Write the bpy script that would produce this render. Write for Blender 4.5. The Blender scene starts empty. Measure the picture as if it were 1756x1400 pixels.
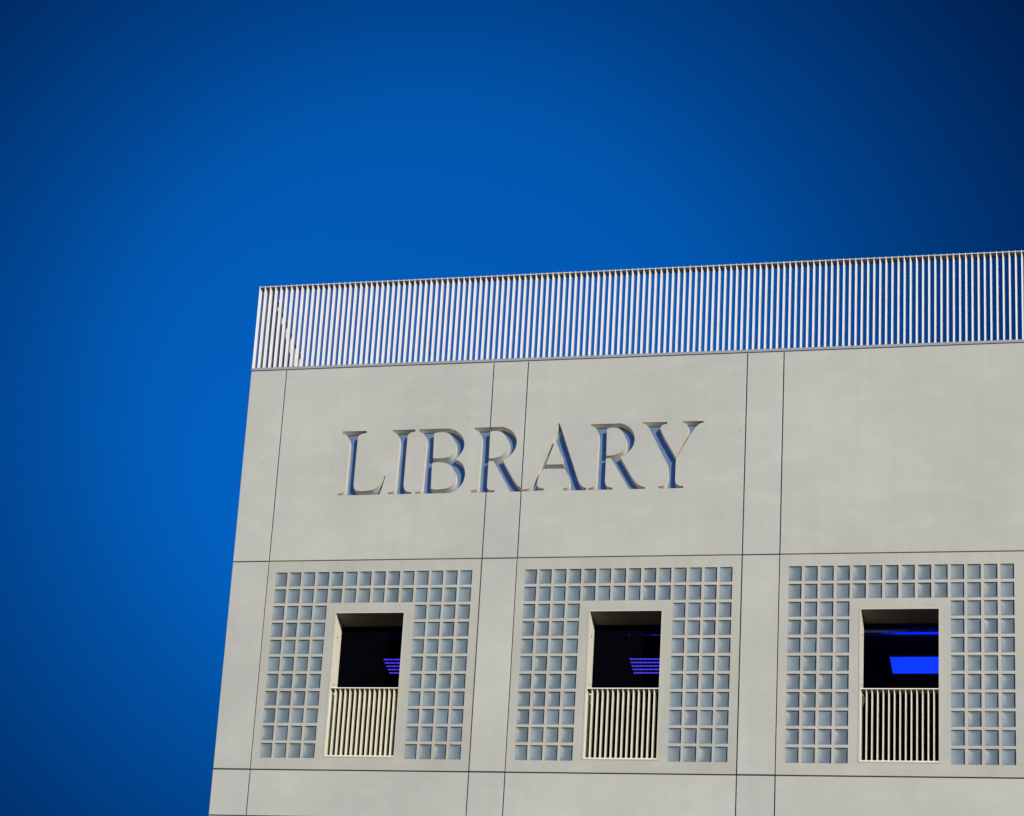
import bpy, bmesh, math, random
from math import radians, sin, cos, pi
from mathutils import Vector, Matrix
from mathutils.geometry import tessellate_polygon

random.seed(7)
sc = bpy.context.scene
col = sc.collection

# ------------------------------------------------------------------ camera
YAW, PITCH, ROLL = 0.5278867, 0.4661183, 0.2196590
CAM = Vector((17.6945, -66.9947, 1.65))
Fv = Vector((-sin(YAW) * cos(PITCH), cos(YAW) * cos(PITCH), sin(PITCH)))
Rv = Vector((cos(YAW), sin(YAW), 0))
Uv = Rv.cross(Fv)
R2v = cos(ROLL) * Rv + sin(ROLL) * Uv
U2v = -sin(ROLL) * Rv + cos(ROLL) * Uv
cd = bpy.data.cameras.new('camera')
cam = bpy.data.objects.new('camera', cd)
col.objects.link(cam)
M = Matrix((R2v, U2v, -Fv)).transposed().to_4x4()
M.translation = CAM
cam.matrix_world = M
cd.sensor_fit = 'HORIZONTAL'
cd.sensor_width = 36.0
cd.lens = 129.016
cd.shift_x = 2000.0 / 1756.0
cd.shift_y = 0.0
cd.clip_start = 0.5
cd.clip_end = 8000
sc.camera = cam

# ------------------------------------------------------------------ sun and sky
SUN_AZ = radians(33)      # to the right of the facade's normal (-Y)
SUN_EL = radians(9.5)
S = Vector((sin(SUN_AZ) * cos(SUN_EL), -cos(SUN_AZ) * cos(SUN_EL), sin(SUN_EL)))
sd = bpy.data.lights.new('sun', 'SUN')
sd.energy = 5.0
sd.angle = radians(0.5)
sd.color = (1.0, 0.925, 0.775)
so = bpy.data.objects.new('sun', sd)
col.objects.link(so)
so.location = (40, -60, 80)
so.rotation_euler = S.to_track_quat('Z', 'Y').to_euler()

w = bpy.data.worlds.new('World')
sc.world = w
w.use_nodes = True
nt = w.node_tree
N, Lk = nt.nodes, nt.links
bg = N['Background']
sky = N.new('ShaderNodeTexSky')
sky.sky_type = 'NISHITA'
sky.sun_disc = False
sky.sun_elevation = SUN_EL
sky.sun_rotation = math.atan2(S.x, S.y)
sky.air_density = 1.0
sky.dust_density = 0.3
sky.ozone_density = 2.0
# deep blue with lens vignette put into the sky colour, darker round one direction
geo = N.new('ShaderNodeTexCoord')
nrm = N.new('ShaderNodeVectorMath'); nrm.operation = 'NORMALIZE'
Lk.new(geo.outputs['Generated'], nrm.inputs[0])
dt = N.new('ShaderNodeVectorMath'); dt.operation = 'DISTANCE'
SKY_C = (-0.1787, 0.8512, 0.4934)
dt.inputs[1].default_value = SKY_C
Lk.new(nrm.outputs[0], dt.inputs[0])
ramp = N.new('ShaderNodeValToRGB')
cr = ramp.color_ramp
STOPS = [(v, (s, s ** 1.12, s)) for v, s in ((0.0, 1.0), (0.04, 1.0), (0.055, 0.99), (0.07, 0.935), (0.085, 0.79), (0.10, 0.64), (0.12, 0.48),
         (0.14, 0.35), (0.16, 0.24), (0.18, 0.165), (0.21, 0.13), (0.30, 0.25), (0.6, 0.6), (1.0, 0.75))]
cr.elements[0].position, cr.elements[0].color = STOPS[0][0], STOPS[0][1] + (1,)
cr.elements[1].position, cr.elements[1].color = STOPS[-1][0], STOPS[-1][1] + (1,)
for p_, c_ in STOPS[1:-1]:
    e = cr.elements.new(p_); e.color = c_ + (1,)
cr.interpolation = 'B_SPLINE'
tint = N.new('ShaderNodeMix'); tint.data_type = 'RGBA'; tint.blend_type = 'MULTIPLY'
tint.inputs['Factor'].default_value = 1.0
tint.inputs[7].default_value = (0.006, 0.53, 1.42, 1)
Lk.new(ramp.outputs[0], tint.inputs[6])
Lk.new(dt.outputs['Value'], ramp.inputs[0])
mul = N.new('ShaderNodeMix'); mul.data_type = 'RGBA'; mul.blend_type = 'MULTIPLY'
mul.inputs['Factor'].default_value = 1.0
Lk.new(sky.outputs[0], mul.inputs[6]); Lk.new(tint.outputs[2], mul.inputs[7])
Lk.new(mul.outputs[2], bg.inputs[0])
bg.inputs[1].default_value = 0.12

sc.view_settings.view_transform = 'Standard'
sc.view_settings.look = 'None'
sc.view_settings.gamma = 1.0
sc.view_settings.exposure = 0.0
sc.view_settings.use_curve_mapping = False
sc.cycles.max_bounces = 8
sc.cycles.diffuse_bounces = 4

# ------------------------------------------------------------------ materials
def new_mat(name):
    m = bpy.data.materials.new(name); m.use_nodes = True
    return m, m.node_tree.nodes, m.node_tree.links, m.node_tree.nodes['Principled BSDF']

def mixc(n, l, a, b, fac, mode='MIX'):
    x = n.new('ShaderNodeMix'); x.data_type = 'RGBA'; x.blend_type = mode
    for sock, v in ((6, a), (7, b), (0, fac)):
        if hasattr(v, 'is_linked') or hasattr(v, 'links'):
            l.new(v, x.inputs[sock])
        else:
            x.inputs[sock].default_value = v if sock == 0 else (tuple(v) + (1,) if len(v) == 3 else v)
    return x.outputs[2]

def noise(n, l, vec, scale, detail=4, rough=0.55, stretch=(1, 1, 1)):
    mp = n.new('ShaderNodeMapping'); mp.inputs['Scale'].default_value = stretch
    l.new(vec, mp.inputs[0])
    t = n.new('ShaderNodeTexNoise'); t.inputs['Scale'].default_value = scale
    t.inputs['Detail'].default_value = detail; t.inputs['Roughness'].default_value = rough
    l.new(mp.outputs[0], t.inputs['Vector'])
    return t.outputs['Fac']

def ramp_(n, l, src, a, b, lo=0.0, hi=1.0):
    r = n.new('ShaderNodeMapRange'); l.new(src, r.inputs[0])
    r.inputs[1].default_value = a; r.inputs[2].default_value = b
    r.inputs[3].default_value = lo; r.inputs[4].default_value = hi
    return r.outputs[0]

def concrete(name, base, stain, rough=0.62, tint=0.025):
    m, n, l, p = new_mat(name)
    tc = n.new('ShaderNodeTexCoord'); oi = n.new('ShaderNodeObjectInfo')
    cloud = ramp_(n, l, noise(n, l, tc.outputs['Object'], 0.40, 4, 0.55), 0.32, 0.68)
    c = mixc(n, l, [v * 1.07 for v in base], [v * 0.93 for v in base], cloud)
    streak = ramp_(n, l, noise(n, l, tc.outputs['Object'], 1.6, 4, 0.6, (3.2, 1, 0.16)), 0.42, 0.8, 0, 0.24)
    c = mixc(n, l, c, stain, streak)
    patch = ramp_(n, l, noise(n, l, tc.outputs['Object'], 1.4, 3, 0.5, (0.8, 1, 1.7)), 0.5, 0.72, 0, 0.24)
    c = mixc(n, l, c, [v * 1.25 for v in base], patch)
    fine = ramp_(n, l, noise(n, l, tc.outputs['Object'], 26, 6, 0.7), 0.3, 0.7, -1, 1)
    mm = n.new('ShaderNodeMath'); mm.operation = 'MULTIPLY_ADD'
    l.new(fine, mm.inputs[0]); mm.inputs[1].default_value = 0.035; mm.inputs[2].default_value = 1.0
    rn = ramp_(n, l, oi.outputs['Random'], 0, 1, 1 - tint, 1 + tint)
    m2 = n.new('ShaderNodeMath'); m2.operation = 'MULTIPLY'
    l.new(mm.outputs[0], m2.inputs[0]); l.new(rn, m2.inputs[1])
    sc_ = n.new('ShaderNodeVectorMath'); sc_.operation = 'SCALE'
    l.new(c, sc_.inputs[0]); l.new(m2.outputs[0], sc_.inputs['Scale'])
    l.new(sc_.outputs[0], p.inputs['Base Color'])
    p.inputs['Roughness'].default_value = rough
    p.inputs['Specular IOR Level'].default_value = 0.35
    bmp = n.new('ShaderNodeBump'); bmp.inputs['Strength'].default_value = 0.12; bmp.inputs['Distance'].default_value = 0.004
    l.new(fine, bmp.inputs['Height']); l.new(bmp.outputs[0], p.inputs['Normal'])
    return m

def plain(name, colr, rough=0.5, metal=0.0, var=0.06, scale=3.0, spec=0.5):
    m, n, l, p = new_mat(name)
    tc = n.new('ShaderNodeTexCoord')
    f = ramp_(n, l, noise(n, l, tc.outputs['Object'], scale, 5, 0.6), 0.3, 0.7)
    c = mixc(n, l, [v * (1 + var) for v in colr], [v * (1 - var) for v in colr], f)
    l.new(c, p.inputs['Base Color'])
    p.inputs['Roughness'].default_value = rough; p.inputs['Metallic'].default_value = metal
    p.inputs['Specular IOR Level'].default_value = spec
    return m

M_PRE = concrete('precast_concrete', (0.352, 0.356, 0.336), (0.28, 0.28, 0.258))
M_WIN = concrete('stained_precast', (0.346, 0.338, 0.308), (0.24, 0.22, 0.175), tint=0.03)
M_CORE = plain('joint_sealant', (0.10, 0.09, 0.062), 0.9)
M_SIDE = concrete('side_precast', (0.352, 0.356, 0.336), (0.28, 0.28, 0.258))
M_RAIL = plain('shaded_plate', (0.10, 0.085, 0.07), 0.6)  # underside shade put into the plates' colour; the nosing stays lighter
M_NOSE = plain('rail_nosing', (0.42, 0.41, 0.42), 0.5)
M_LIP = plain('lip_metal', (0.40, 0.39, 0.34), 0.45)
M_COPE = plain('coping_metal', (0.24, 0.25, 0.27), 0.45, 0.0)
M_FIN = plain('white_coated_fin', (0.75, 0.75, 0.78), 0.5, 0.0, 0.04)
M_FIN2 = plain('shaded_fin', (0.46, 0.44, 0.42), 0.5, 0.0, 0.08)  # same white fins, with the side fence's shade put into the colour
M_FRAME = plain('cream_coated_metal', (0.86, 0.82, 0.68), 0.45, 0.0, 0.04)
M_BAR = plain('cream_railing_metal', (0.74, 0.71, 0.60), 0.5, 0.0, 0.05)
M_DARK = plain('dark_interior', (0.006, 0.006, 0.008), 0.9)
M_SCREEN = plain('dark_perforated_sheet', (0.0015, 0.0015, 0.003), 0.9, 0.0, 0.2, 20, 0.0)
M_DUCT = plain('galvanised_duct', (0.30, 0.31, 0.33), 0.24, 0.8)
M_CABLE = plain('steel_cable', (0.25, 0.25, 0.27), 0.4, 0.7)
M_BOLT = plain('bolt_steel', (0.10, 0.09, 0.08), 0.5, 0.5)
M_ROOF = plain('roof_gravel', (0.20, 0.19, 0.17), 0.9, 0, 0.2, 30)
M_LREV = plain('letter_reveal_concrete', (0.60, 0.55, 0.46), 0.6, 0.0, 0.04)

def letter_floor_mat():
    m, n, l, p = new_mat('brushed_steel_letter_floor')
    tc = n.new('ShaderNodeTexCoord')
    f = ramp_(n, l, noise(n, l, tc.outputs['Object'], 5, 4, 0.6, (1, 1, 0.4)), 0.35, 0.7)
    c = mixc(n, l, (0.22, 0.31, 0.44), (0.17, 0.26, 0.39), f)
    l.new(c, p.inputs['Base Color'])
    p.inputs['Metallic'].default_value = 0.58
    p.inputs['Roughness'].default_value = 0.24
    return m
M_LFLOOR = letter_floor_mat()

def glass_mat():
    m, n, l, p = new_mat('glass_block')
    tc = n.new('ShaderNodeTexCoord')
    f = ramp_(n, l, noise(n, l, tc.outputs['Object'], 2.2, 4, 0.6), 0.3, 0.7)
    c = mixc(n, l, (0.130, 0.168, 0.195), (0.105, 0.145, 0.180), f)
    wn = noise(n, l, tc.outputs['Object'], 7.0, 5, 0.7, (1.2, 1, 0.5))
    sm = ramp_(n, l, wn, 0.66, 0.78, 0, 0.35)
    c = mixc(n, l, c, (0.42, 0.46, 0.48), sm)
    gi = n.new('ShaderNodeNewGeometry')
    k1 = ramp_(n, l, gi.outputs['Random Per Island'], 0, 1, 0.86, 1.14)
    vs = n.new('ShaderNodeVectorMath'); vs.operation = 'SCALE'
    l.new(c, vs.inputs[0]); l.new(k1, vs.inputs['Scale'])
    l.new(vs.outputs[0], p.inputs['Base Color'])
    l.new(ramp_(n, l, gi.outputs['Random Per Island'], 0, 1, 0.40, 0.62), p.inputs['Roughness'])
    p.inputs['Specular IOR Level'].default_value = 0.4
    return m
M_GLASS = glass_mat()

def emis(name, colr, st):
    m, n, l, p = new_mat(name)
    p.inputs['Base Color'].default_value = (0.02, 0.02, 0.1, 1)
    p.inputs['Emission Color'].default_value = colr + (1,)
    p.inputs['Emission Strength'].default_value = st
    return m
M_LAMP = emis('blue_light_diffuser', (0.004, 0.042, 1.0), 1.05)
M_LAMPV = emis('violet_blue_light_diffuser', (0.09, 0.06, 1.0), 1.6)
M_LAMPTOP = emis('blue_uplight', (0.0, 0.02, 1.0), 10.0)

def ground_mat():
    m, n, l, p = new_mat('plaza_paving')
    tc = n.new('ShaderNodeTexCoord')
    b = n.new('ShaderNodeTexBrick'); l.new(tc.outputs['Object'], b.inputs[0])
    b.inputs['Color1'].default_value = (0.17, 0.15, 0.12, 1); b.inputs['Color2'].default_value = (0.14, 0.125, 0.10, 1)
    b.inputs['Mortar'].default_value = (0.12, 0.11, 0.1, 1); b.inputs['Scale'].default_value = 0.5
    b.inputs['Mortar Size'].default_value = 0.01
    f = noise(n, l, tc.outputs['Object'], 0.12, 6, 0.6)
    c = mixc(n, l, b.outputs[0], (0.11, 0.10, 0.085), ramp_(n, l, f, 0.4, 0.8, 0, 0.6))
    l.new(c, p.inputs['Base Color']); p.inputs['Roughness'].default_value = 0.85
    return m

# ------------------------------------------------------------------ mesh helpers
class MB:
    def __init__(s): s.v = []; s.f = []; s.mi = []; s.sm = []
    def quad(s, a, b, c, d, mi=0, smooth=False):
        k = len(s.v); s.v += [a, b, c, d]; s.f.append((k, k + 1, k + 2, k + 3)); s.mi.append(mi); s.sm.append(smooth)
    def box(s, x0, x1, y0, y1, z0, z1, mi=0):
        k = len(s.v)
        s.v += [(x0, y0, z0), (x1, y0, z0), (x1, y1, z0), (x0, y1, z0), (x0, y0, z1), (x1, y0, z1), (x1, y1, z1), (x0, y1, z1)]
        for q in ((0, 3, 2, 1), (4, 5, 6, 7), (0, 1, 5, 4), (1, 2, 6, 5), (2, 3, 7, 6), (3, 0, 4, 7)):
            s.f.append(tuple(k + i for i in q)); s.mi.append(mi); s.sm.append(False)
    def bevel_box(s, x0, x1, y0, y1, z0, z1, b, mi=0):
        """box whose front (-Y) edges are chamfered by b"""
        k = len(s.v)
        s.v += [(x0 + b, y0, z0 + b), (x1 - b, y0, z0 + b), (x1 - b, y0, z1 - b), (x0 + b, y0, z1 - b),
                (x0, y0 + b, z0), (x1, y0 + b, z0), (x1, y0 + b, z1), (x0, y0 + b, z1),
                (x0, y1, z0), (x1, y1, z0), (x1, y1, z1), (x0, y1, z1)]
        for q in ((0, 1, 2, 3), (4, 5, 1, 0), (5, 6, 2, 1), (6, 7, 3, 2), (7, 4, 0, 3),
                  (8, 9, 5, 4), (9, 10, 6, 5), (10, 11, 7, 6), (11, 8, 4, 7), (9, 8, 11, 10)):
            s.f.append(tuple(k + i for i in q)); s.mi.append(mi); s.sm.append(False)
    def tube(s, a, b, r, n=8, mi=0):
        a, b = Vector(a), Vector(b); d = (b - a).normalized()
        u = d.orthogonal().normalized(); w_ = d.cross(u); k = len(s.v)
        for c in (a, b):
            for i in range(n):
                t = 2 * pi * i / n; s.v.append(tuple(c + r * (cos(t) * u + sin(t) * w_)))
        for i in range(n):
            j = (i + 1) % n
            s.f.append((k + i, k + j, k + n + j, k + n + i)); s.mi.append(mi); s.sm.append(n > 8)
        s.f.append(tuple(k + i for i in reversed(range(n)))); s.mi.append(mi); s.sm.append(False)
        s.f.append(tuple(k + n + i for i in range(n))); s.mi.append(mi); s.sm.append(False)
    def wedge(s, x, ta, tb, y0, y1, z0, z1, mi=0):
        """upright fin, thin at the front edge and thicker at the back"""
        k = len(s.v)
        for z in (z0, z1): s.v += [(x, y0, z), (x + ta, y0, z), (x + tb, y1, z), (x, y1, z)]
        for q in ((0, 3, 2, 1), (4, 5, 6, 7), (0, 1, 5, 4), (1, 2, 6, 5), (2, 3, 7, 6), (3, 0, 4, 7)):
            s.f.append(tuple(k + i for i in q)); s.mi.append(mi); s.sm.append(False)
    def holed_plate(s, xs, zs, hole, y0, y1, back=True, mi=0):
        """wall slab in the XZ plane cut into cells; hole(i,j) leaves the cell open with its four reveals"""
        nx, nz = len(xs) - 1, len(zs) - 1
        H = [[hole(i, j) for j in range(nz)] for i in range(nx)]
        def solid(i, j): return 0 <= i < nx and 0 <= j < nz and not H[i][j]
        for i in range(nx):
            for j in range(nz):
                if H[i][j]: continue
                a, b, c, d = xs[i], xs[i + 1], zs[j], zs[j + 1]
                s.quad((a, y0, c), (b, y0, c), (b, y0, d), (a, y0, d), mi)
                if back: s.quad((a, y1, c), (a, y1, d), (b, y1, d), (b, y1, c), mi)
                if y1 > y0:
                    if not solid(i - 1, j): s.quad((a, y0, c), (a, y0, d), (a, y1, d), (a, y1, c), mi)
                    if not solid(i + 1, j): s.quad((b, y0, c), (b, y1, c), (b, y1, d), (b, y0, d), mi)
                    if not solid(i, j - 1): s.quad((a, y0, c), (a, y1, c), (b, y1, c), (b, y0, c), mi)
                    if not solid(i, j + 1): s.quad((a, y0, d), (b, y0, d), (b, y1, d), (a, y1, d), mi)
    def mesh(s, name, mats, merge=False):
        me = bpy.data.meshes.new(name); me.from_pydata(s.v, [], s.f)
        for m in (mats if isinstance(mats, (list, tuple)) else [mats]): me.materials.append(m)
        me.polygons.foreach_set('material_index', s.mi)
        me.polygons.foreach_set('use_smooth', s.sm)
        if merge:
            bm = bmesh.new(); bm.from_mesh(me); bmesh.ops.remove_doubles(bm, verts=bm.verts, dist=1e-5)
            bm.to_mesh(me); bm.free()
        me.update()
        return me

def link(name, me, parent=None, loc=(0, 0, 0)):
    o = bpy.data.objects.new(name, me); col.objects.link(o); o.location = loc
    if parent is not None: o.parent = parent
    return o

def empty(name, label, cat, loc=(0, 0, 0), group=None):
    o = bpy.data.objects.new(name, None); col.objects.link(o); o.location = loc
    o['label'] = label; o['category'] = cat
    if group: o['group'] = group
    o.empty_display_size = 0.3
    return o

def copy_tree(o, parent=None, loc=None):
    c = o.copy(); col.objects.link(c)
    if parent is not None: c.parent = parent
    if loc is not None: c.location = loc
    for ch in list(o.children):
        copy_tree(ch, c)
    return c

# ------------------------------------------------------------------ ground
g = MB(); G = 3000
g.quad((-G, -G, 0), (G, -G, 0), (G, G, 0), (-G, G, 0))
go = link('ground', g.mesh('ground', ground_mat())); go['kind'] = 'structure'

# ------------------------------------------------------------------ the library
PITCHX, PIER, WIN = 4.89, 0.6992, 4.1908
NB = 9; BX = PIER + NB * PITCHX            # 44.7 m cube
BD = 44.7
ZT, Z2, Z3, Z4 = 40.745, 36.25, 31.62, 30.62
STOREY = Z2 - Z4
THK = 0.18                                 # precast panel thickness
JV, JH = 0.0095, 0.0115                      # half joint widths
BAYX = [(0.709, 4.917), (5.595, 9.786), (10.464, 14.820)]
for k_ in range(3, NB): BAYX.append((PIER + k_ * PITCHX + 0.10, PIER + k_ * PITCHX + WIN + 0.10))
XC = -0.026
lib = empty('library_building', 'pale grey concrete cube library with LIBRARY carved below its roof edge', 'building', (0, 0, 0))

def panel(x0, x1, z0, z1, parent=lib, mat=None, name='wall_panel', jt=None, jb=None):
    b = MB()
    xa = x0 + (JV if x0 > 0.001 else 0); xb = x1 - JV
    jh = lambda z: 0.0 if z < 0.01 else (0.015 if abs(z - Z3) < .01 else JH)
    za = z0 + (jh(z0) if jb is None else jb); zb = z1 - (jh(z1) if jt is None else jt)
    cx, cz = (xa + xb) / 2, (za + zb) / 2
    b.bevel_box(xa, xb, 0, THK, za, zb, 0.006)
    return link(name, b.mesh(name, mat or M_PRE), parent)

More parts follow.
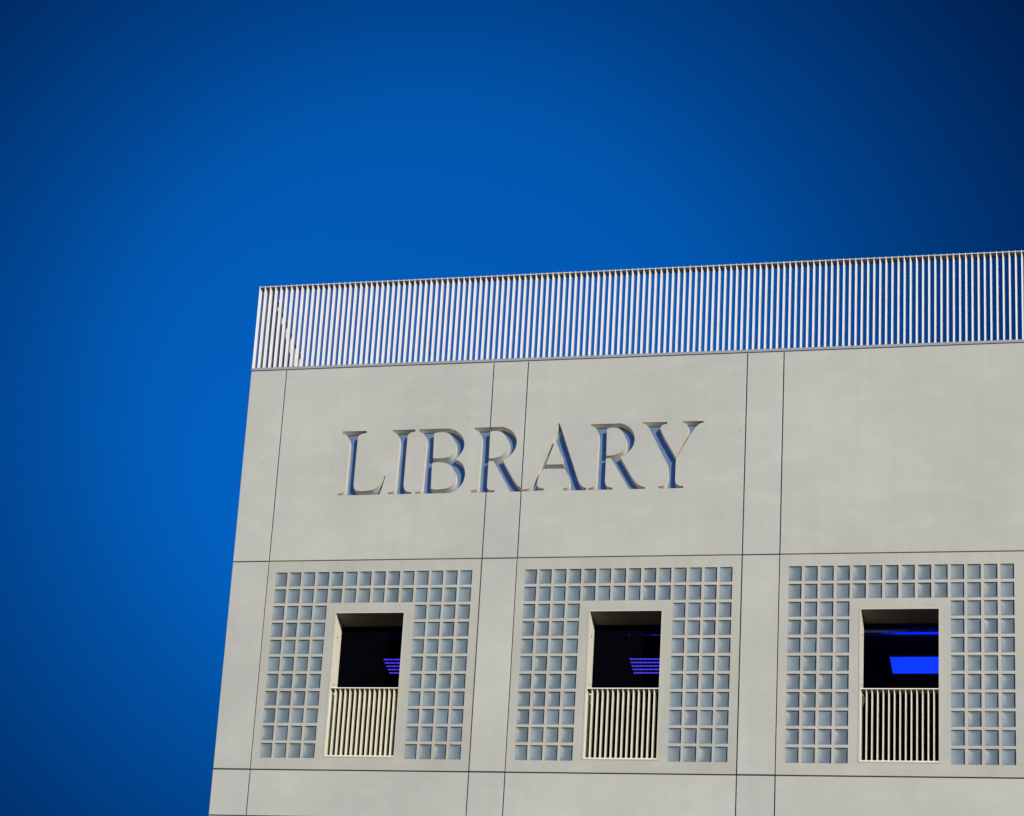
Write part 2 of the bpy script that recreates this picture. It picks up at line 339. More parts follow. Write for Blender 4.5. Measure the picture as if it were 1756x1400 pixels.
# letters: outlines in facade metres (x, z)
LETTERS = [
    ('L', [[(1.971, 39.229), (2.463, 39.225), (2.466, 39.181), (2.446, 39.180), (2.426, 39.177), (2.406, 39.173), (2.387, 39.167), (2.368, 39.161), (2.350, 39.154), (2.333, 39.144), (2.319, 39.131), (2.304, 39.104), (2.296, 39.074), (2.292, 39.047), (2.293, 39.020), (2.293, 38.992), (2.283, 37.986), (2.286, 37.964), (2.288, 37.941), (2.292, 37.919), (2.299, 37.898), (2.310, 37.878), (2.324, 37.861), (2.340, 37.847), (2.359, 37.837), (2.379, 37.832), (2.400, 37.829), (2.421, 37.827), (2.451, 37.825), (2.482, 37.826), (2.512, 37.829), (2.542, 37.833), (2.572, 37.837), (2.593, 37.839), (2.615, 37.841), (2.636, 37.843), (2.656, 37.847), (2.676, 37.854), (2.694, 37.863), (2.711, 37.874), (2.727, 37.886), (2.743, 37.900), (2.759, 37.916), (2.773, 37.934), (2.787, 37.952), (2.800, 37.972), (2.812, 37.992), (2.823, 38.011), (2.834, 38.031), (2.843, 38.051), (2.852, 38.071), (2.861, 38.092), (2.868, 38.115), (2.875, 38.138), (2.881, 38.162), (2.910, 38.155), (2.904, 38.121), (2.897, 38.087), (2.891, 38.052), (2.884, 38.018), (2.877, 37.984), (2.866, 37.932), (2.855, 37.882), (2.844, 37.831), (2.832, 37.780), (2.819, 37.730), (1.980, 37.730), (1.974, 37.775), (1.994, 37.775), (2.012, 37.776), (2.031, 37.781), (2.049, 37.787), (2.073, 37.798), (2.094, 37.815), (2.107, 37.834), (2.117, 37.855), (2.121, 37.881), (2.121, 37.909), (2.120, 37.936), (2.128, 38.943), (2.126, 38.967), (2.124, 38.991), (2.121, 39.015), (2.116, 39.039), (2.109, 39.063), (2.101, 39.086), (2.090, 39.108), (2.075, 39.130), (2.058, 39.149), (2.039, 39.165), (2.020, 39.175), (2.000, 39.182), (1.979, 39.185)]]),
    ('I', [[(2.980, 39.229), (3.438, 39.225), (3.440, 39.183), (3.417, 39.182), (3.393, 39.177), (3.371, 39.169), (3.352, 39.160), (3.333, 39.148), (3.317, 39.133), (3.304, 39.109), (3.295, 39.082), (3.292, 39.055), (3.293, 39.028), (3.293, 39.000), (3.285, 37.959), (3.288, 37.932), (3.291, 37.905), (3.297, 37.879), (3.309, 37.850), (3.326, 37.824), (3.341, 37.810), (3.359, 37.799), (3.377, 37.791), (3.399, 37.784), (3.422, 37.780), (3.444, 37.781), (3.447, 37.743), (2.984, 37.739), (2.979, 37.779), (2.998, 37.779), (3.017, 37.780), (3.035, 37.785), (3.052, 37.791), (3.070, 37.799), (3.086, 37.809), (3.099, 37.823), (3.109, 37.845), (3.113, 37.871), (3.117, 37.897), (3.132, 38.992), (3.130, 39.015), (3.127, 39.038), (3.123, 39.060), (3.112, 39.091), (3.097, 39.120), (3.083, 39.137), (3.067, 39.152), (3.050, 39.165), (3.029, 39.176), (3.007, 39.183), (2.985, 39.186)]]),
    ('B', [[(3.507, 39.231), (3.577, 39.231), (3.647, 39.230), (3.716, 39.230), (3.786, 39.230), (3.855, 39.230), (3.888, 39.231), (3.920, 39.231), (3.953, 39.232), (3.985, 39.232), (4.017, 39.231), (4.041, 39.230), (4.064, 39.229), (4.087, 39.227), (4.111, 39.224), (4.134, 39.219), (4.153, 39.214), (4.172, 39.209), (4.191, 39.203), (4.210, 39.195), (4.228, 39.186), (4.246, 39.176), (4.263, 39.164), (4.280, 39.151), (4.296, 39.137), (4.312, 39.122), (4.327, 39.107), (4.342, 39.091), (4.355, 39.075), (4.368, 39.057), (4.380, 39.039), (4.392, 39.018), (4.403, 38.996), (4.412, 38.973), (4.420, 38.950), (4.425, 38.926), (4.429, 38.902), (4.432, 38.879), (4.433, 38.855), (4.433, 38.831), (4.431, 38.807), (4.429, 38.783), (4.425, 38.761), (4.418, 38.736), (4.410, 38.712), (4.400, 38.690), (4.390, 38.667), (4.379, 38.647), (4.367, 38.627), (4.355, 38.607), (4.342, 38.588), (4.331, 38.571), (4.319, 38.553), (4.306, 38.537), (4.294, 38.520), (4.281, 38.504), (4.301, 38.495), (4.321, 38.485), (4.340, 38.474), (4.358, 38.462), (4.375, 38.449), (4.392, 38.434), (4.407, 38.418), (4.421, 38.398), (4.434, 38.376), (4.445, 38.353), (4.454, 38.330), (4.463, 38.307), (4.469, 38.283), (4.475, 38.259), (4.479, 38.235), (4.482, 38.212), (4.484, 38.188), (4.485, 38.165), (4.484, 38.141), (4.483, 38.120), (4.482, 38.098), (4.479, 38.077), (4.475, 38.056), (4.471, 38.035), (4.465, 38.013), (4.458, 37.991), (4.450, 37.969), (4.441, 37.949), (4.431, 37.929), (4.419, 37.909), (4.407, 37.889), (4.393, 37.871), (4.378, 37.854), (4.362, 37.838), (4.344, 37.821), (4.325, 37.807), (4.305, 37.793), (4.284, 37.781), (4.263, 37.771), (4.239, 37.761), (4.215, 37.754), (4.190, 37.748), (4.164, 37.744), (4.139, 37.739), (4.105, 37.735), (4.071, 37.732), (4.037, 37.730), (4.002, 37.729), (3.968, 37.728), (3.519, 37.728), (3.514, 37.771), (3.538, 37.772), (3.562, 37.775), (3.585, 37.783), (3.602, 37.791), (3.618, 37.801), (3.633, 37.812), (3.639, 37.836), (3.645, 37.859), (3.650, 37.883), (3.670, 38.961), (3.668, 38.986), (3.665, 39.011), (3.661, 39.036), (3.654, 39.059), (3.646, 39.081), (3.635, 39.102), (3.622, 39.120), (3.607, 39.137), (3.590, 39.151), (3.572, 39.161), (3.552, 39.169), (3.533, 39.172), (3.513, 39.172)], [(3.820, 39.118), (3.840, 39.132), (3.861, 39.142), (3.880, 39.147), (3.900, 39.149), (3.921, 39.150), (3.941, 39.150), (3.962, 39.150), (3.983, 39.151), (4.004, 39.150), (4.025, 39.148), (4.046, 39.144), (4.067, 39.137), (4.088, 39.129), (4.109, 39.118), (4.129, 39.105), (4.148, 39.088), (4.166, 39.069), (4.182, 39.047), (4.197, 39.025), (4.208, 39.005), (4.218, 38.985), (4.228, 38.964), (4.236, 38.943), (4.243, 38.922), (4.250, 38.897), (4.256, 38.871), (4.260, 38.845), (4.263, 38.820), (4.263, 38.794), (4.261, 38.768), (4.258, 38.743), (4.252, 38.719), (4.246, 38.698), (4.238, 38.677), (4.229, 38.657), (4.219, 38.639), (4.205, 38.618), (4.189, 38.599), (4.170, 38.583), (4.154, 38.573), (4.136, 38.566), (4.118, 38.561), (4.099, 38.557), (4.080, 38.553), (4.058, 38.549), (4.035, 38.546), (4.012, 38.545), (3.989, 38.544), (3.966, 38.543), (3.939, 38.543), (3.912, 38.543), (3.885, 38.545), (3.858, 38.547), (3.831, 38.550)], [(3.820, 38.435), (3.843, 38.447), (3.867, 38.454), (3.887, 38.457), (3.907, 38.458), (3.927, 38.457), (3.948, 38.456), (3.966, 38.455), (3.985, 38.454), (4.003, 38.453), (4.022, 38.450), (4.040, 38.447), (4.061, 38.441), (4.082, 38.435), (4.102, 38.427), (4.122, 38.417), (4.141, 38.407), (4.160, 38.395), (4.178, 38.382), (4.194, 38.367), (4.210, 38.350), (4.224, 38.332), (4.238, 38.313), (4.250, 38.293), (4.261, 38.272), (4.271, 38.251), (4.280, 38.229), (4.287, 38.207), (4.293, 38.185), (4.297, 38.164), (4.301, 38.142), (4.303, 38.120), (4.304, 38.096), (4.303, 38.072), (4.301, 38.049), (4.298, 38.026), (4.292, 38.005), (4.285, 37.985), (4.277, 37.965), (4.267, 37.947), (4.255, 37.929), (4.241, 37.913), (4.226, 37.898), (4.211, 37.884), (4.193, 37.872), (4.173, 37.862), (4.153, 37.853), (4.133, 37.846), (4.113, 37.840), (4.093, 37.836), (4.072, 37.833), (4.051, 37.831), (4.031, 37.829), (4.008, 37.827), (3.985, 37.825), (3.962, 37.824), (3.939, 37.824), (3.916, 37.826), (3.894, 37.831), (3.872, 37.836), (3.851, 37.843), (3.829, 37.851)]]),
    ('R', [[(4.611, 39.231), (4.672, 39.231), (4.732, 39.232), (4.793, 39.232), (4.854, 39.232), (4.914, 39.233), (4.951, 39.234), (4.987, 39.235), (5.024, 39.237), (5.061, 39.237), (5.097, 39.234), (5.115, 39.233), (5.134, 39.231), (5.152, 39.228), (5.171, 39.225), (5.189, 39.221), (5.208, 39.215), (5.227, 39.209), (5.246, 39.202), (5.264, 39.193), (5.282, 39.184), (5.300, 39.172), (5.317, 39.159), (5.334, 39.145), (5.350, 39.130), (5.365, 39.113), (5.380, 39.096), (5.393, 39.078), (5.406, 39.058), (5.417, 39.038), (5.427, 39.017), (5.436, 38.993), (5.444, 38.967), (5.450, 38.942), (5.455, 38.916), (5.457, 38.894), (5.458, 38.872), (5.458, 38.851), (5.456, 38.829), (5.454, 38.808), (5.451, 38.786), (5.446, 38.764), (5.440, 38.743), (5.433, 38.722), (5.426, 38.702), (5.417, 38.681), (5.407, 38.661), (5.397, 38.641), (5.386, 38.622), (5.374, 38.603), (5.360, 38.585), (5.346, 38.568), (5.331, 38.551), (5.315, 38.536), (5.298, 38.523), (5.280, 38.510), (5.261, 38.499), (5.242, 38.490), (5.222, 38.482), (5.201, 38.476), (5.228, 38.420), (5.256, 38.364), (5.284, 38.308), (5.312, 38.252), (5.341, 38.197), (5.367, 38.146), (5.393, 38.095), (5.419, 38.045), (5.447, 37.995), (5.478, 37.948), (5.492, 37.927), (5.506, 37.906), (5.521, 37.885), (5.538, 37.867), (5.556, 37.850), (5.574, 37.835), (5.593, 37.822), (5.597, 37.747), (5.394, 37.746), (5.033, 38.444), (4.926, 38.450), (4.921, 37.916), (4.924, 37.891), (4.927, 37.866), (4.933, 37.843), (4.944, 37.821), (4.958, 37.802), (4.979, 37.790), (5.002, 37.784), (5.021, 37.779), (5.040, 37.777), (5.059, 37.776), (5.077, 37.777), (5.079, 37.742), (4.619, 37.739), (4.614, 37.783), (4.638, 37.785), (4.661, 37.788), (4.684, 37.795), (4.708, 37.805), (4.731, 37.817), (4.738, 37.838), (4.744, 37.859), (4.750, 37.881), (4.759, 38.965), (4.758, 38.988), (4.756, 39.011), (4.753, 39.033), (4.748, 39.057), (4.740, 39.081), (4.730, 39.104), (4.713, 39.129), (4.693, 39.150), (4.676, 39.162), (4.657, 39.172), (4.637, 39.177), (4.617, 39.179)], [(4.923, 39.127), (4.944, 39.136), (4.965, 39.143), (4.987, 39.147), (5.010, 39.148), (5.033, 39.148), (5.053, 39.146), (5.074, 39.143), (5.094, 39.138), (5.114, 39.131), (5.133, 39.123), (5.151, 39.112), (5.168, 39.100), (5.185, 39.086), (5.201, 39.069), (5.216, 39.051), (5.230, 39.031), (5.243, 39.010), (5.254, 38.989), (5.264, 38.967), (5.273, 38.944), (5.280, 38.921), (5.287, 38.898), (5.291, 38.874), (5.294, 38.851), (5.296, 38.827), (5.295, 38.803), (5.293, 38.779), (5.289, 38.756), (5.284, 38.733), (5.277, 38.709), (5.269, 38.686), (5.259, 38.664), (5.247, 38.643), (5.234, 38.625), (5.220, 38.608), (5.204, 38.592), (5.188, 38.578), (5.170, 38.565), (5.151, 38.554), (5.131, 38.544), (5.111, 38.535), (5.093, 38.529), (5.075, 38.524), (5.057, 38.520), (5.039, 38.516), (5.021, 38.514), (5.003, 38.512), (4.984, 38.511), (4.966, 38.511), (4.948, 38.512), (4.930, 38.514)]]),
    ('A', [[(6.241, 39.286), (6.272, 39.269), (6.283, 39.236), (6.294, 39.204), (6.305, 39.171), (6.316, 39.138), (6.327, 39.106), (6.490, 38.580), (6.653, 38.052), (6.660, 38.029), (6.667, 38.005), (6.675, 37.982), (6.683, 37.959), (6.692, 37.936), (6.701, 37.914), (6.712, 37.893), (6.723, 37.872), (6.736, 37.853), (6.751, 37.835), (6.768, 37.820), (6.786, 37.807), (6.811, 37.796), (6.837, 37.791), (6.839, 37.749), (6.406, 37.746), (6.402, 37.791), (6.423, 37.789), (6.445, 37.792), (6.465, 37.799), (6.485, 37.811), (6.503, 37.827), (6.505, 37.848), (6.507, 37.869), (6.507, 37.891), (6.504, 37.963), (6.492, 38.035), (6.473, 38.107), (6.447, 38.175), (6.415, 38.239), (6.019, 38.246), (5.975, 38.191), (5.940, 38.127), (5.915, 38.054), (5.901, 37.978), (5.899, 37.900), (5.900, 37.879), (5.903, 37.858), (5.917, 37.836), (5.936, 37.819), (5.953, 37.808), (5.971, 37.801), (5.990, 37.796), (6.009, 37.796), (6.027, 37.799), (6.029, 37.758), (5.609, 37.754), (5.605, 37.792), (5.628, 37.787), (5.650, 37.784), (5.673, 37.785), (5.693, 37.788), (5.713, 37.794), (5.732, 37.803), (5.747, 37.815), (5.761, 37.830), (5.773, 37.846), (5.782, 37.864), (5.789, 37.883), (5.795, 37.903), (5.802, 37.922), (6.064, 38.683), (6.089, 38.754), (6.113, 38.826), (6.138, 38.897), (6.163, 38.969), (6.189, 39.039), (6.197, 39.060), (6.206, 39.080), (6.214, 39.100), (6.222, 39.120), (6.228, 39.141), (6.234, 39.167), (6.238, 39.192), (6.241, 39.218), (6.242, 39.241), (6.242, 39.263)], [(6.208, 38.903), (6.330, 38.559), (6.383, 38.334), (6.050, 38.337)]]),
    ('R2', [[(6.876, 39.240), (6.921, 39.239), (6.966, 39.237), (7.010, 39.236), (7.055, 39.235), (7.099, 39.235), (7.142, 39.235), (7.185, 39.236), (7.228, 39.236), (7.271, 39.236), (7.314, 39.235), (7.340, 39.234), (7.365, 39.233), (7.391, 39.232), (7.417, 39.230), (7.443, 39.225), (7.465, 39.220), (7.487, 39.214), (7.509, 39.206), (7.530, 39.197), (7.551, 39.185), (7.570, 39.173), (7.589, 39.158), (7.607, 39.142), (7.623, 39.124), (7.639, 39.106), (7.653, 39.087), (7.665, 39.067), (7.677, 39.046), (7.687, 39.024), (7.696, 39.001), (7.703, 38.979), (7.709, 38.956), (7.714, 38.933), (7.717, 38.909), (7.719, 38.886), (7.720, 38.862), (7.719, 38.839), (7.717, 38.816), (7.714, 38.793), (7.710, 38.771), (7.705, 38.750), (7.699, 38.729), (7.692, 38.709), (7.684, 38.689), (7.676, 38.670), (7.666, 38.651), (7.654, 38.633), (7.642, 38.616), (7.629, 38.599), (7.615, 38.583), (7.602, 38.568), (7.588, 38.554), (7.573, 38.540), (7.559, 38.527), (7.543, 38.515), (7.528, 38.504), (7.512, 38.494), (7.495, 38.485), (7.479, 38.476), (7.462, 38.468), (7.489, 38.415), (7.516, 38.362), (7.543, 38.309), (7.570, 38.256), (7.597, 38.203), (7.621, 38.155), (7.645, 38.106), (7.669, 38.058), (7.695, 38.011), (7.722, 37.965), (7.734, 37.945), (7.747, 37.925), (7.760, 37.905), (7.774, 37.887), (7.789, 37.869), (7.805, 37.852), (7.823, 37.837), (7.841, 37.823), (7.859, 37.810), (7.876, 37.801), (7.894, 37.793), (7.912, 37.786), (7.930, 37.781), (7.948, 37.777), (7.949, 37.742), (7.658, 37.740), (7.285, 38.456), (7.190, 38.446), (7.190, 37.936), (7.193, 37.912), (7.196, 37.888), (7.202, 37.866), (7.213, 37.842), (7.229, 37.821), (7.249, 37.805), (7.272, 37.794), (7.294, 37.787), (7.316, 37.783), (7.339, 37.783), (7.340, 37.747), (6.878, 37.744), (6.874, 37.786), (6.897, 37.785), (6.920, 37.788), (6.942, 37.793), (6.967, 37.801), (6.989, 37.814), (7.001, 37.833), (7.008, 37.855), (7.016, 37.877), (7.025, 38.947), (7.023, 38.968), (7.021, 38.990), (7.019, 39.011), (7.015, 39.033), (7.011, 39.054), (7.005, 39.075), (6.997, 39.096), (6.987, 39.116), (6.975, 39.134), (6.961, 39.151), (6.943, 39.166), (6.923, 39.178), (6.902, 39.187), (6.881, 39.191)], [(7.183, 39.119), (7.207, 39.130), (7.232, 39.139), (7.253, 39.143), (7.274, 39.145), (7.296, 39.144), (7.317, 39.142), (7.339, 39.140), (7.361, 39.136), (7.383, 39.130), (7.404, 39.120), (7.421, 39.109), (7.437, 39.096), (7.452, 39.080), (7.467, 39.064), (7.481, 39.045), (7.494, 39.025), (7.505, 39.004), (7.516, 38.982), (7.524, 38.962), (7.531, 38.942), (7.537, 38.921), (7.543, 38.900), (7.547, 38.879), (7.552, 38.853), (7.555, 38.827), (7.556, 38.802), (7.556, 38.776), (7.554, 38.750), (7.550, 38.724), (7.544, 38.700), (7.537, 38.676), (7.528, 38.653), (7.517, 38.632), (7.505, 38.612), (7.490, 38.595), (7.473, 38.581), (7.455, 38.568), (7.437, 38.557), (7.419, 38.546), (7.400, 38.538), (7.381, 38.530), (7.361, 38.523), (7.341, 38.518), (7.320, 38.513), (7.299, 38.509), (7.277, 38.507), (7.256, 38.505), (7.234, 38.505), (7.213, 38.505), (7.192, 38.507)]]),
    ('Y', [[(7.859, 39.241), (8.320, 39.233), (8.321, 39.194), (8.303, 39.194), (8.284, 39.190), (8.267, 39.184), (8.250, 39.176), (8.228, 39.162), (8.211, 39.143), (8.199, 39.116), (8.195, 39.086), (8.204, 39.063), (8.213, 39.041), (8.222, 39.018), (8.231, 38.995), (8.240, 38.972), (8.499, 38.438), (8.521, 38.488), (8.542, 38.539), (8.562, 38.590), (8.583, 38.642), (8.602, 38.694), (8.625, 38.755), (8.648, 38.817), (8.670, 38.879), (8.690, 38.943), (8.707, 39.008), (8.712, 39.028), (8.717, 39.049), (8.719, 39.071), (8.719, 39.102), (8.713, 39.132), (8.700, 39.159), (8.681, 39.180), (8.661, 39.194), (8.639, 39.202), (8.617, 39.204), (8.620, 39.240), (9.002, 39.236), (9.003, 39.198), (8.981, 39.194), (8.960, 39.187), (8.940, 39.177), (8.924, 39.167), (8.909, 39.155), (8.895, 39.141), (8.882, 39.126), (8.869, 39.109), (8.857, 39.091), (8.845, 39.072), (8.833, 39.054), (8.819, 39.032), (8.805, 39.010), (8.791, 38.987), (8.777, 38.965), (8.763, 38.942), (8.510, 38.400), (8.507, 37.928), (8.510, 37.904), (8.512, 37.880), (8.519, 37.858), (8.529, 37.840), (8.542, 37.824), (8.557, 37.811), (8.576, 37.798), (8.596, 37.789), (8.618, 37.783), (8.639, 37.782), (8.660, 37.785), (8.661, 37.748), (8.195, 37.740), (8.192, 37.783), (8.212, 37.783), (8.232, 37.785), (8.252, 37.789), (8.269, 37.793), (8.286, 37.800), (8.301, 37.810), (8.314, 37.827), (8.323, 37.848), (8.331, 37.870), (8.355, 37.950), (8.364, 38.037), (8.362, 38.128), (8.354, 38.220), (8.342, 38.310), (8.004, 39.076), (7.993, 39.097), (7.983, 39.119), (7.972, 39.139), (7.959, 39.158), (7.945, 39.174), (7.931, 39.189), (7.915, 39.201), (7.897, 39.209), (7.879, 39.213), (7.860, 39.213)]]),
]
LDEPTH = 0.155
DRAFT = 0.011         # the recess narrows towards its floor

def snap(lp):
    out = []
    for x, z in lp:
        if abs(z - 37.7400) < 0.016: z = 37.740
        if abs(z - 39.2300) < 0.010: z = 39.232
        out.append((x, z))
    return out

def offset_loop(lp, d):
    n = len(lp); out = []
    A = sum(lp[i][0] * lp[(i + 1) % n][1] - lp[(i + 1) % n][0] * lp[i][1] for i in range(n))
    sg = 1 if A > 0 else -1
    for i in range(n):
        p0, p1, p2 = Vector(lp[i - 1]), Vector(lp[i]), Vector(lp[(i + 1) % n])
        a, b = (p1 - p0), (p2 - p1)
        if a.length < 1e-9 or b.length < 1e-9: out.append(tuple(p1)); continue
        a.normalize(); b.normalize()
        n1 = Vector((a.y, -a.x)) * sg; n2 = Vector((b.y, -b.x)) * sg
        m = n1 + n2
        if m.length < 0.3: m = n1
        m.normalize(); k = 1 / max(0.6, m.dot(n1))
        out.append(tuple(p1 + m * d * k))
    return out

def drafted(loops):
    """back outlines of a recess: every vertex moved into the stroke, less where the stroke is thin"""
    segs = [(Vector(lp[i]), Vector(lp[(i + 1) % len(lp)])) for lp in loops for i in range(len(lp))]
    out = []
    for li, lp in enumerate(loops):
        far = offset_loop(lp, -1.0 if li == 0 else 1.0)
        new = []
        for i, p in enumerate(lp):
            p = Vector(p); d = Vector(far[i]) - p
            L = d.length; d.normalize(); reach = 1.0
            q = p + d * 0.0005
            for a, c in segs:
                if (a - p).length < 1e-6 or (c - p).length < 1e-6: continue
                e = c - a; den = d.x * e.y - d.y * e.x
                if abs(den) < 1e-12: continue
                t = ((a.x - q.x) * e.y - (a.y - q.y) * e.x) / den
                s = ((a.x - q.x) * d.y - (a.y - q.y) * d.x) / den
                if t > 0 and 0 <= s <= 1: reach = min(reach, t)
            new.append(tuple(p + d * min(DRAFT * min(L, 1.35), 0.40 * reach)))
        out.append(new)
    return out

def clean_loop(lp):
    o = [lp[0]]
    for p in lp[1:]:
        if (Vector(p) - Vector(o[-1])).length > 0.002: o.append(p)
    if (Vector(o[0]) - Vector(o[-1])).length < 0.002: o.pop()
    return o

def prism(loops, y0, y1):
    """closed solid from outline loops (outer first, then counters)"""
    vs2 = [p for lp in loops for p in lp]
    tris = tessellate_polygon([[Vector((x, z, 0)) for x, z in lp] for lp in loops])
    n = len(vs2)
    v = [(x, y0, z) for x, z in vs2] + [(x, y1, z) for x, z in vs2]
    f = [tuple(t) for t in tris] + [tuple(i + n for i in reversed(t)) for t in tris]
    k = 0
    for lp in loops:
        m = len(lp)
        for i in range(m):
            j = (i + 1) % m
            f.append((k + i, k + j, k + n + j, k + n + i))
        k += m
    me = bpy.data.meshes.new('cutter'); me.from_pydata(v, [], f)
    bm = bmesh.new(); bm.from_mesh(me); bmesh.ops.remove_doubles(bm, verts=bm.verts, dist=1e-6)
    bmesh.ops.recalc_face_normals(bm, faces=bm.faces); bm.to_mesh(me); bm.free()
    return me

top_panels = []
xs_ = [XC]
for a_, b_ in BAYX: xs_ += [a_, b_]
xs_.append(BX)
for i in range(len(xs_) - 1):
    top_panels.append((xs_[i], xs_[i + 1], panel(xs_[i], xs_[i + 1], Z2, ZT, jt=0.0)))

letter_words = []
for key, loops in LETTERS:
    loops = [clean_loop(snap(lp)) for lp in loops]
    big = [offset_loop(loops[0], 0.0015)] + [offset_loop(lp, -0.0015) for lp in loops[1:]]
    cme = prism(big, -0.05, LDEPTH + 0.006)
    co = bpy.data.objects.new('cutter', cme); col.objects.link(co)
    lx0 = min(p[0] for p in loops[0]); lx1 = max(p[0] for p in loops[0])
    for (a, b, po) in top_panels:
        if b < lx0 or a > lx1: continue
        md = po.modifiers.new('cut', 'BOOLEAN'); md.operation = 'DIFFERENCE'; md.object = co; md.solver = 'EXACT'
        bpy.context.view_layer.update()
        dg = bpy.context.evaluated_depsgraph_get()
        nm = bpy.data.meshes.new_from_object(po.evaluated_get(dg))
        nm.name = 'wall_panel_cut'
        po.modifiers.clear(); po.data = nm
    bpy.data.objects.remove(co); bpy.data.meshes.remove(cme)
    # the recess itself: reveals and the steel floor
    b = MB()
    inner = drafted(loops)
    for lp, ip in zip(loops, inner):
        m = len(lp)
        for i in range(m):
            (xa, za), (xb, zb) = lp[i], lp[(i + 1) % m]
            (xc, zc_), (xd, zd) = ip[(i + 1) % m], ip[i]
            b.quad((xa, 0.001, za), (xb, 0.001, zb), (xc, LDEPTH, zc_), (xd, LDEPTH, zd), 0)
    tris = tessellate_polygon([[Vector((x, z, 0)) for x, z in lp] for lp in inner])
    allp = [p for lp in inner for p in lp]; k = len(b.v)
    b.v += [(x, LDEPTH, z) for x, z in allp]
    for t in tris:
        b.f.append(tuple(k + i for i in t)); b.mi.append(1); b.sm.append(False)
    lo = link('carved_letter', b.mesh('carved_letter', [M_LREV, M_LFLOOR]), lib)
    lo['label'] = 'letter %s recessed into the concrete' % key[0]

# lower rows of the front
def front_row(z0, z1, bays, window):
    for i in range(0, len(xs_) - 1):
        bay = (i - 1) // 2
        iswin = i % 2 == 1
        if iswin and window and bay in bays: continue
        panel(xs_[i], xs_[i + 1], z0, z1)
BAYS = (0, 1, 2, 3)
front_row(Z3, Z2, BAYS, True)
front_row(Z4, Z3, BAYS, False)
front_row(Z4 - (Z2 - Z3), Z4, BAYS, True)
zb_ = Z4 - (Z2 - Z3)
while zb_ > 1:
    z_lo = max(0.0, zb_ - STOREY / 2)
    front_row(z_lo, zb_, (), False)
    zb_ = z_lo

# window bay module (origin: lower left corner of the bay's panel)
WH = Z2 - Z3
GX, GZ, MX, MZ = 0.050, 0.060, 0.166, 0.252
CXW = (WIN - 2 * MX - 13 * GX) / 14; CZH = (WH - MZ - 0.262 - 10 * GZ) / 11
OX0, OX1, OZ0, OZ1 = 1.4035, WIN - 1.4035, 0.272, 3.462
cellx = [(MX + i * (CXW + GX), MX + i * (CXW + GX) + CXW) for i in range(14)]
cellz = [(MZ + j * (CZH + GZ), MZ + j * (CZH + GZ) + CZH) for j in range(11)]
def is_block(i, j): return j >= 9 or i < 4 or i > 9
RECESS = 0.028

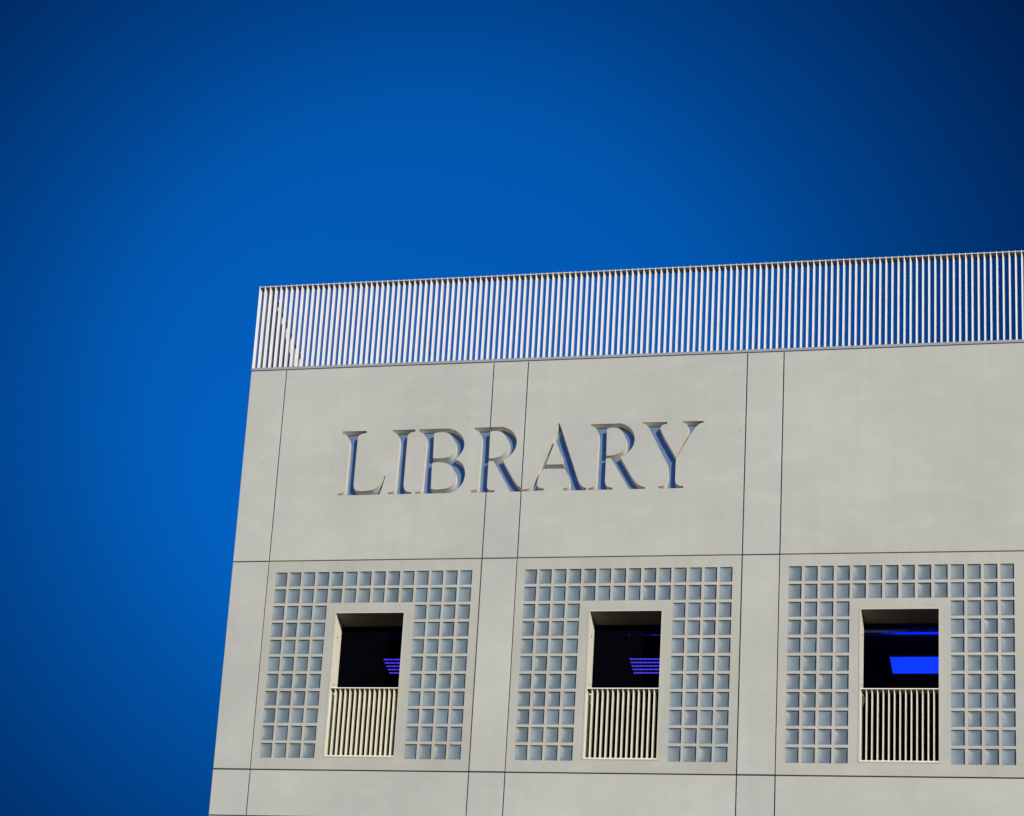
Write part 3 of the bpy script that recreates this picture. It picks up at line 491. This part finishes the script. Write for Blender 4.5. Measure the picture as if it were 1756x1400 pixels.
def make_window(loc, extra=0.0):
    xs = [JV]; zs = [JH]
    xb = sorted(set([JV, WIN - JV + extra, OX0, OX1] + [v for c in cellx for v in c]))
    zb = sorted(set([JH, WH - JH, OZ0, OZ1] + [v for c in cellz for v in c]))
    def hole(i, j):
        mx, mz = (xb[i] + xb[i + 1]) / 2, (zb[j] + zb[j + 1]) / 2
        if OX0 < mx < OX1 and OZ0 < mz < OZ1: return True
        for a, (c0, c1) in enumerate(cellx):
            if c0 < mx < c1:
                for d, (d0, d1) in enumerate(cellz):
                    if d0 < mz < d1 and is_block(a, d): return True
        return False
    b = MB(); b.holed_plate(xb, zb, hole, 0, THK)
    wp = link('window_panel', b.mesh('window_panel', M_WIN, merge=True), lib, loc)
    # glass blocks: dished panes set back in their cells
    gb = MB(); NQ = 7
    for a, (x0, x1) in enumerate(cellx):
        for d, (z0, z1) in enumerate(cellz):
            if not is_block(a, d): continue
            rx = random.uniform(-0.004, 0.004); rz = random.uniform(-0.004, 0.004)
            k = len(gb.v)
            for jj in range(NQ + 1):
                for ii in range(NQ + 1):
                    u, v_ = ii / NQ, jj / NQ
                    u = 0.5 - 0.5 * cos(pi * u); v_ = 0.5 - 0.5 * cos(pi * v_)
                    e = 1 - abs(2 * u - 1) ** 2
                    e2 = 1 - abs(2 * v_ - 1) ** 6
                    y = RECESS + 0.029 * e * e2 + rx * (u - .5) + rz * (v_ - .5)
                    gb.v.append((x0 - 0.002 + (x1 - x0 + 0.004) * u, y, z0 - 0.002 + (z1 - z0 + 0.004) * v_))
            for jj in range(NQ):
                for ii in range(NQ):
                    q = k + jj * (NQ + 1) + ii
                    gb.f.append((q, q + 1, q + NQ + 2, q + NQ + 1)); gb.mi.append(0); gb.sm.append(True)
    link('glass_blocks', gb.mesh('glass_blocks', M_GLASS), wp)
    # metal liner of the opening with a proud lip
    f = MB(); t = 0.028; yl, yd = -0.010, 0.60; e = 0.0015
    a0, a1, c0, c1 = OX0 + e, OX1 - e, OZ0 + e, OZ1 - e
    for si, (p0, p1, q0, q1) in enumerate(((a0, a0 + t, c0, c1), (a1 - t, a1, c0, c1), (a0 + t, a1 - t, c1 - t, c1), (a0 + t, a1 - t, c0, c0 + t))):
        f.box(p0, p1, yl, yl + 0.012, q0, q1, 1)
        f.box(p0, p1, yl + 0.0122, yd, q0, q1, 2 if si == 2 else 0)  # top plate gets the darker colour that holds its soffit shade
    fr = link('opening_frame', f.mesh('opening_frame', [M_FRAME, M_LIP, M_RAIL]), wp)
    bl = MB()
    for zz in (1.98, 3.02):
        bl.tube((a0 + t - 0.001, 0.26, zz), (a0 + t + 0.012, 0.26, zz), 0.014, 8)
    link('bolts', bl.mesh('bolts', M_BOLT), wp)
    # balustrade of flat upright fins
    r = MB(); rx0, rx1 = a0 + t, a1 - t; n = 14; st = (rx1 - rx0) / n
    ztop = 1.788
    for i in range(n):
        x = rx0 + 0.003 + i * st
        r.wedge(x, 0.006, 0.020, 0.004, 0.20, c0 + t + 0.002, ztop - 0.016)
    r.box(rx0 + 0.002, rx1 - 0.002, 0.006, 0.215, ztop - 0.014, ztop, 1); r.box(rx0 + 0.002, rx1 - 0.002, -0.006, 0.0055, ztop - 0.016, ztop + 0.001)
    r.box(rx0 + 0.002, rx1 - 0.002, -0.006, 0.002, c0 + t + 0.001, c0 + t + 0.016)
    r.box(rx0 + 0.002, rx0 + 0.052, 0.222, 0.235, ztop - 0.19, ztop - 0.05)
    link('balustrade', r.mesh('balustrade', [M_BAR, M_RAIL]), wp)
    return wp

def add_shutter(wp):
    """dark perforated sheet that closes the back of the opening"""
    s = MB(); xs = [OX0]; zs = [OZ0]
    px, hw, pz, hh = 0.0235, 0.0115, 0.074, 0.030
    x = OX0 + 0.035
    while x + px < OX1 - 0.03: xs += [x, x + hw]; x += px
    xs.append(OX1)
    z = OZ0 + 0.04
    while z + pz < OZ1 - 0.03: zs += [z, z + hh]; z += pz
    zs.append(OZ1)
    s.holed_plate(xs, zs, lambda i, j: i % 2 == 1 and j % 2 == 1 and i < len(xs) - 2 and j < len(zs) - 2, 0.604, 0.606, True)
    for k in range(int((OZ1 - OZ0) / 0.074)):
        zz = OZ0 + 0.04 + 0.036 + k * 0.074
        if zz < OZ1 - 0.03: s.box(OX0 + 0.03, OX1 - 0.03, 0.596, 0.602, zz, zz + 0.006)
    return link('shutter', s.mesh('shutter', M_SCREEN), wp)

w0 = make_window((BAYX[0][0], 0, Z3)); w0.scale.x = (BAYX[0][1] - BAYX[0][0]) / WIN
sh0 = add_shutter(w0)
w0['label'] = 'window bay left of the pier under the B, dark shutter closed'
wins = [w0]
S2 = (14.735 - 10.464) / WIN
for bay in (1, 2, 3):
    if bay == 2:
        c = make_window((BAYX[2][0], 0, Z3), 0.085 / S2); c.scale.x = S2
    else:
        c = copy_tree(w0, lib, (BAYX[bay][0], 0, Z3)); c.scale.x = (BAYX[bay][1] - BAYX[bay][0]) / WIN
    c['label'] = {1: 'middle window bay in view, dark shutter closed', 2: 'window bay with open dark room behind', 3: 'window bay beyond the open one'}[bay]
    wins.append(c)
for bay in BAYS:
    c = copy_tree(w0 if bay != 2 else wins[2], lib, (BAYX[bay][0], 0, Z4 - WH)); c.scale.x = S2 if bay == 2 else (BAYX[bay][1] - BAYX[bay][0]) / WIN
    c['label'] = 'window bay one storey below the lettering storey'

# backing behind the panels, with the openings left free
c = MB()
bx = [XC + 0.012]; bz = [0.0]
for bay in BAYS:
    s_ = S2 if bay == 2 else (BAYX[bay][1] - BAYX[bay][0]) / WIN; bx += [BAYX[bay][0] + OX0 * s_, BAYX[bay][0] + OX1 * s_]
bx.append(BX - 0.01)
bz += [Z4 - WH + OZ0, Z4 - WH + OZ1, Z3 + OZ0, Z3 + OZ1, ZT - 0.02]
c.holed_plate(bx, bz, lambda i, j: i % 2 == 1 and j % 2 == 1, THK + 0.002, 0.55)
link('backing_wall', c.mesh('backing_wall', M_CORE, merge=True), lib)

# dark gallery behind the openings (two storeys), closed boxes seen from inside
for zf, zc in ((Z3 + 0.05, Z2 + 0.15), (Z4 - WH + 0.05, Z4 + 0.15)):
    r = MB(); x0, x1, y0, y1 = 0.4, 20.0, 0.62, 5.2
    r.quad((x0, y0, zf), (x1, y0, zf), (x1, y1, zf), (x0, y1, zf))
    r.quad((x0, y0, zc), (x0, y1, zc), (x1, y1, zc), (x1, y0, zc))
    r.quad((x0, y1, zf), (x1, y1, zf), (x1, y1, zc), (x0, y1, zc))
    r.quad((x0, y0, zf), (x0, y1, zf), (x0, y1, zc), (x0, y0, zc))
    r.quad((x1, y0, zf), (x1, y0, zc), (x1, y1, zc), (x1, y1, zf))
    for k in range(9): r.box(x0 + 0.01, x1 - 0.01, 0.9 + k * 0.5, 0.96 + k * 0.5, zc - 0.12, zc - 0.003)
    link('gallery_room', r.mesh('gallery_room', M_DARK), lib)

# side, back, roof
sw = MB()
zs_s = [0, 5.6, 11.3, 16.9, 22.5, Z4 - WH, Z4, Z3, Z2, ZT]
ys_s = [THK + 0.008] + [PIER + k * PITCHX + d for k in range(NB) for d in (0, WIN)] + [BD]
for i in range(len(zs_s) - 1):
    for j in range(len(ys_s) - 1):
        sw.box(XC, 0.10, ys_s[j] + 0.01, ys_s[j + 1] - 0.01, zs_s[i] + (0.012 if i else 0), zs_s[i + 1] - (0.012 if i < len(zs_s) - 2 else 0))
link('side_wall', sw.mesh('side_wall', M_SIDE), lib)
bw = MB()
bw.box(0.125, 0.35, 0.56, BD - 0.36, 0, ZT - 0.03); bw.box(BX - 0.35, BX, THK + 0.01, BD - 0.36, 0, ZT - 0.01); bw.box(0.02, BX, BD - 0.35, BD, 0, ZT - 0.01)
link('rear_wall', bw.mesh('rear_wall', M_SIDE), lib)
rf = MB(); rf.box(0.36, BX - 0.36, 0.56, BD - 0.36, 39.75, 40.05)
link('roof', rf.mesh('roof', M_ROOF), lib)
cp = MB()
cp.box(XC - 0.004, BX, -0.006, 0.42, ZT + 0.022, ZT + 0.078); cp.box(0.02, BX - 0.02, 0.022, 0.40, ZT, ZT + 0.0215)
cp.box(XC - 0.004, 0.42, 0.4215, BD, ZT + 0.022, ZT + 0.078); cp.box(0.02, 0.40, 0.4215, BD - 0.02, ZT, ZT + 0.0215)
link('coping', cp.mesh('coping', M_COPE), lib)

for (ax, az) in ((0.37, 38.55), (4.50, 39.46), (9.70, 39.0)):
    b = MB(); b.tube((ax, -0.002, az), (ax, 0.002, az), 0.012, 10)
    link('anchor_plug', b.mesh('anchor_plug', M_BOLT), lib)

# ------------------------------------------------------------------ roof fences of upright fins
ZF0, ZF1 = ZT + 0.080, 42.865
FP, FT, FD = PITCHX / 44, 0.022, 0.20
ff = empty('roof_fence', 'long white fence of upright fins along the front roof edge above the lettering', 'fence', (0, 0, ZF0), group='fin fences round the roof edge')
b = MB(); H = ZF1 - ZF0
n = int((BX - 0.02) / FP)
for i in range(n):
    x = -0.030 + i * FP
    b.wedge(x, 0.010, 0.031, 0.04, 0.04 + FD, 0.012, H)
link('slats', b.mesh('slats', M_FIN), ff)
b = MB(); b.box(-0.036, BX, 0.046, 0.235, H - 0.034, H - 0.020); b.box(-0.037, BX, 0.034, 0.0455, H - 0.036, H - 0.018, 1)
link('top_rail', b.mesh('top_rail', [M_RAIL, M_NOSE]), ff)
b = MB(); b.box(-0.02, BX, 0.03, 0.25, 0.0, 0.010)
link('bottom_rail', b.mesh('bottom_rail', M_COPE), ff)
b = MB(); b.tube((3.385, 0.27, 41.69 - ZF0), (3.385, 5.2, 41.69 - ZF0), 0.018, 8)
link('tie_rod', b.mesh('tie_rod', M_FIN), ff)

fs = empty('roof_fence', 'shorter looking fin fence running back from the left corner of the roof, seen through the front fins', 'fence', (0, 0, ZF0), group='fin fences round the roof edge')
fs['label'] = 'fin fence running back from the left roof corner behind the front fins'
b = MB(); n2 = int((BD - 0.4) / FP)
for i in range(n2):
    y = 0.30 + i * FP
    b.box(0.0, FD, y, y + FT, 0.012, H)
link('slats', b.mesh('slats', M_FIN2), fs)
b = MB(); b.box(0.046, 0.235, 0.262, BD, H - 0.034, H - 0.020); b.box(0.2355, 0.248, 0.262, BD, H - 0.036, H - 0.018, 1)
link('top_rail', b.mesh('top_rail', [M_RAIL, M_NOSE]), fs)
b = MB(); b.box(0.03, 0.25, 0.262, BD, 0.0, 0.010)
link('bottom_rail', b.mesh('bottom_rail', M_COPE), fs)
for y in ():
    b = MB(); b.box(0.26, 0.36, y, y + 0.10, 0.0, H - 0.06)
    link('post', b.mesh('post', M_FRAME), fs)

# ------------------------------------------------------------------ lamps and duct in the gallery
def lamp(x0, label, mat):
    r = empty('ceiling_light', label, 'ceiling light', (x0, 2.0, 35.03), group='blue lamps hung in the gallery')
    L_, D_ = 2.3, 0.77
    h = MB(); h.box(0, L_, 0, 0.012, 0.0, 0.06); h.box(0, L_, D_ - 0.012, D_, 0.0, 0.06)
    h.box(0, 0.012, 0.012, D_ - 0.012, 0, 0.06); h.box(L_ - 0.012, L_, 0.012, D_ - 0.012, 0, 0.06)
    link('housing', h.mesh('housing', M_DUCT), r)
    d = MB(); d.box(0.0125, L_ - 0.0125, 0.0125, D_ - 0.0125, 0.006, 0.02)
    link('diffuser', d.mesh('diffuser', mat), r)
    u = MB(); u.box(0.30, L_ - 0.05, 0.30, 0.48, 0.03, 0.055)
    link('uplight', u.mesh('uplight', M_LAMPTOP), r)
    for cx in (0.40, 0.60):
        cb = MB(); cb.tube((cx, 0.06, 0.05), (cx, 0.06, 1.15), 0.004, 6)
        link('cable', cb.mesh('cable', M_CABLE), r)
    return r
lamp(2.68, 'blue glowing lamp behind the closed shutter of the leftmost window', M_LAMPV)
lamp(7.47, 'blue glowing lamp behind the closed shutter of the middle window', M_LAMPV)
lamp(12.26, 'clear blue glowing lamp hanging in the open right hand window', M_LAMP)
d = MB(); d.tube((0.6, 2.42, 35.80), (19.8, 2.42, 35.80), 0.11, 32)
for k in range(1, 20): d.tube((0.6 + k * 0.97, 2.42, 35.80), (0.63 + k * 0.97, 2.42, 35.80), 0.116, 32)
du = link('ventilation_duct', d.mesh('ventilation_duct', M_DUCT)); du['label'] = 'round metal duct under the gallery ceiling with blue lamp light on it'; du['category'] = 'duct'
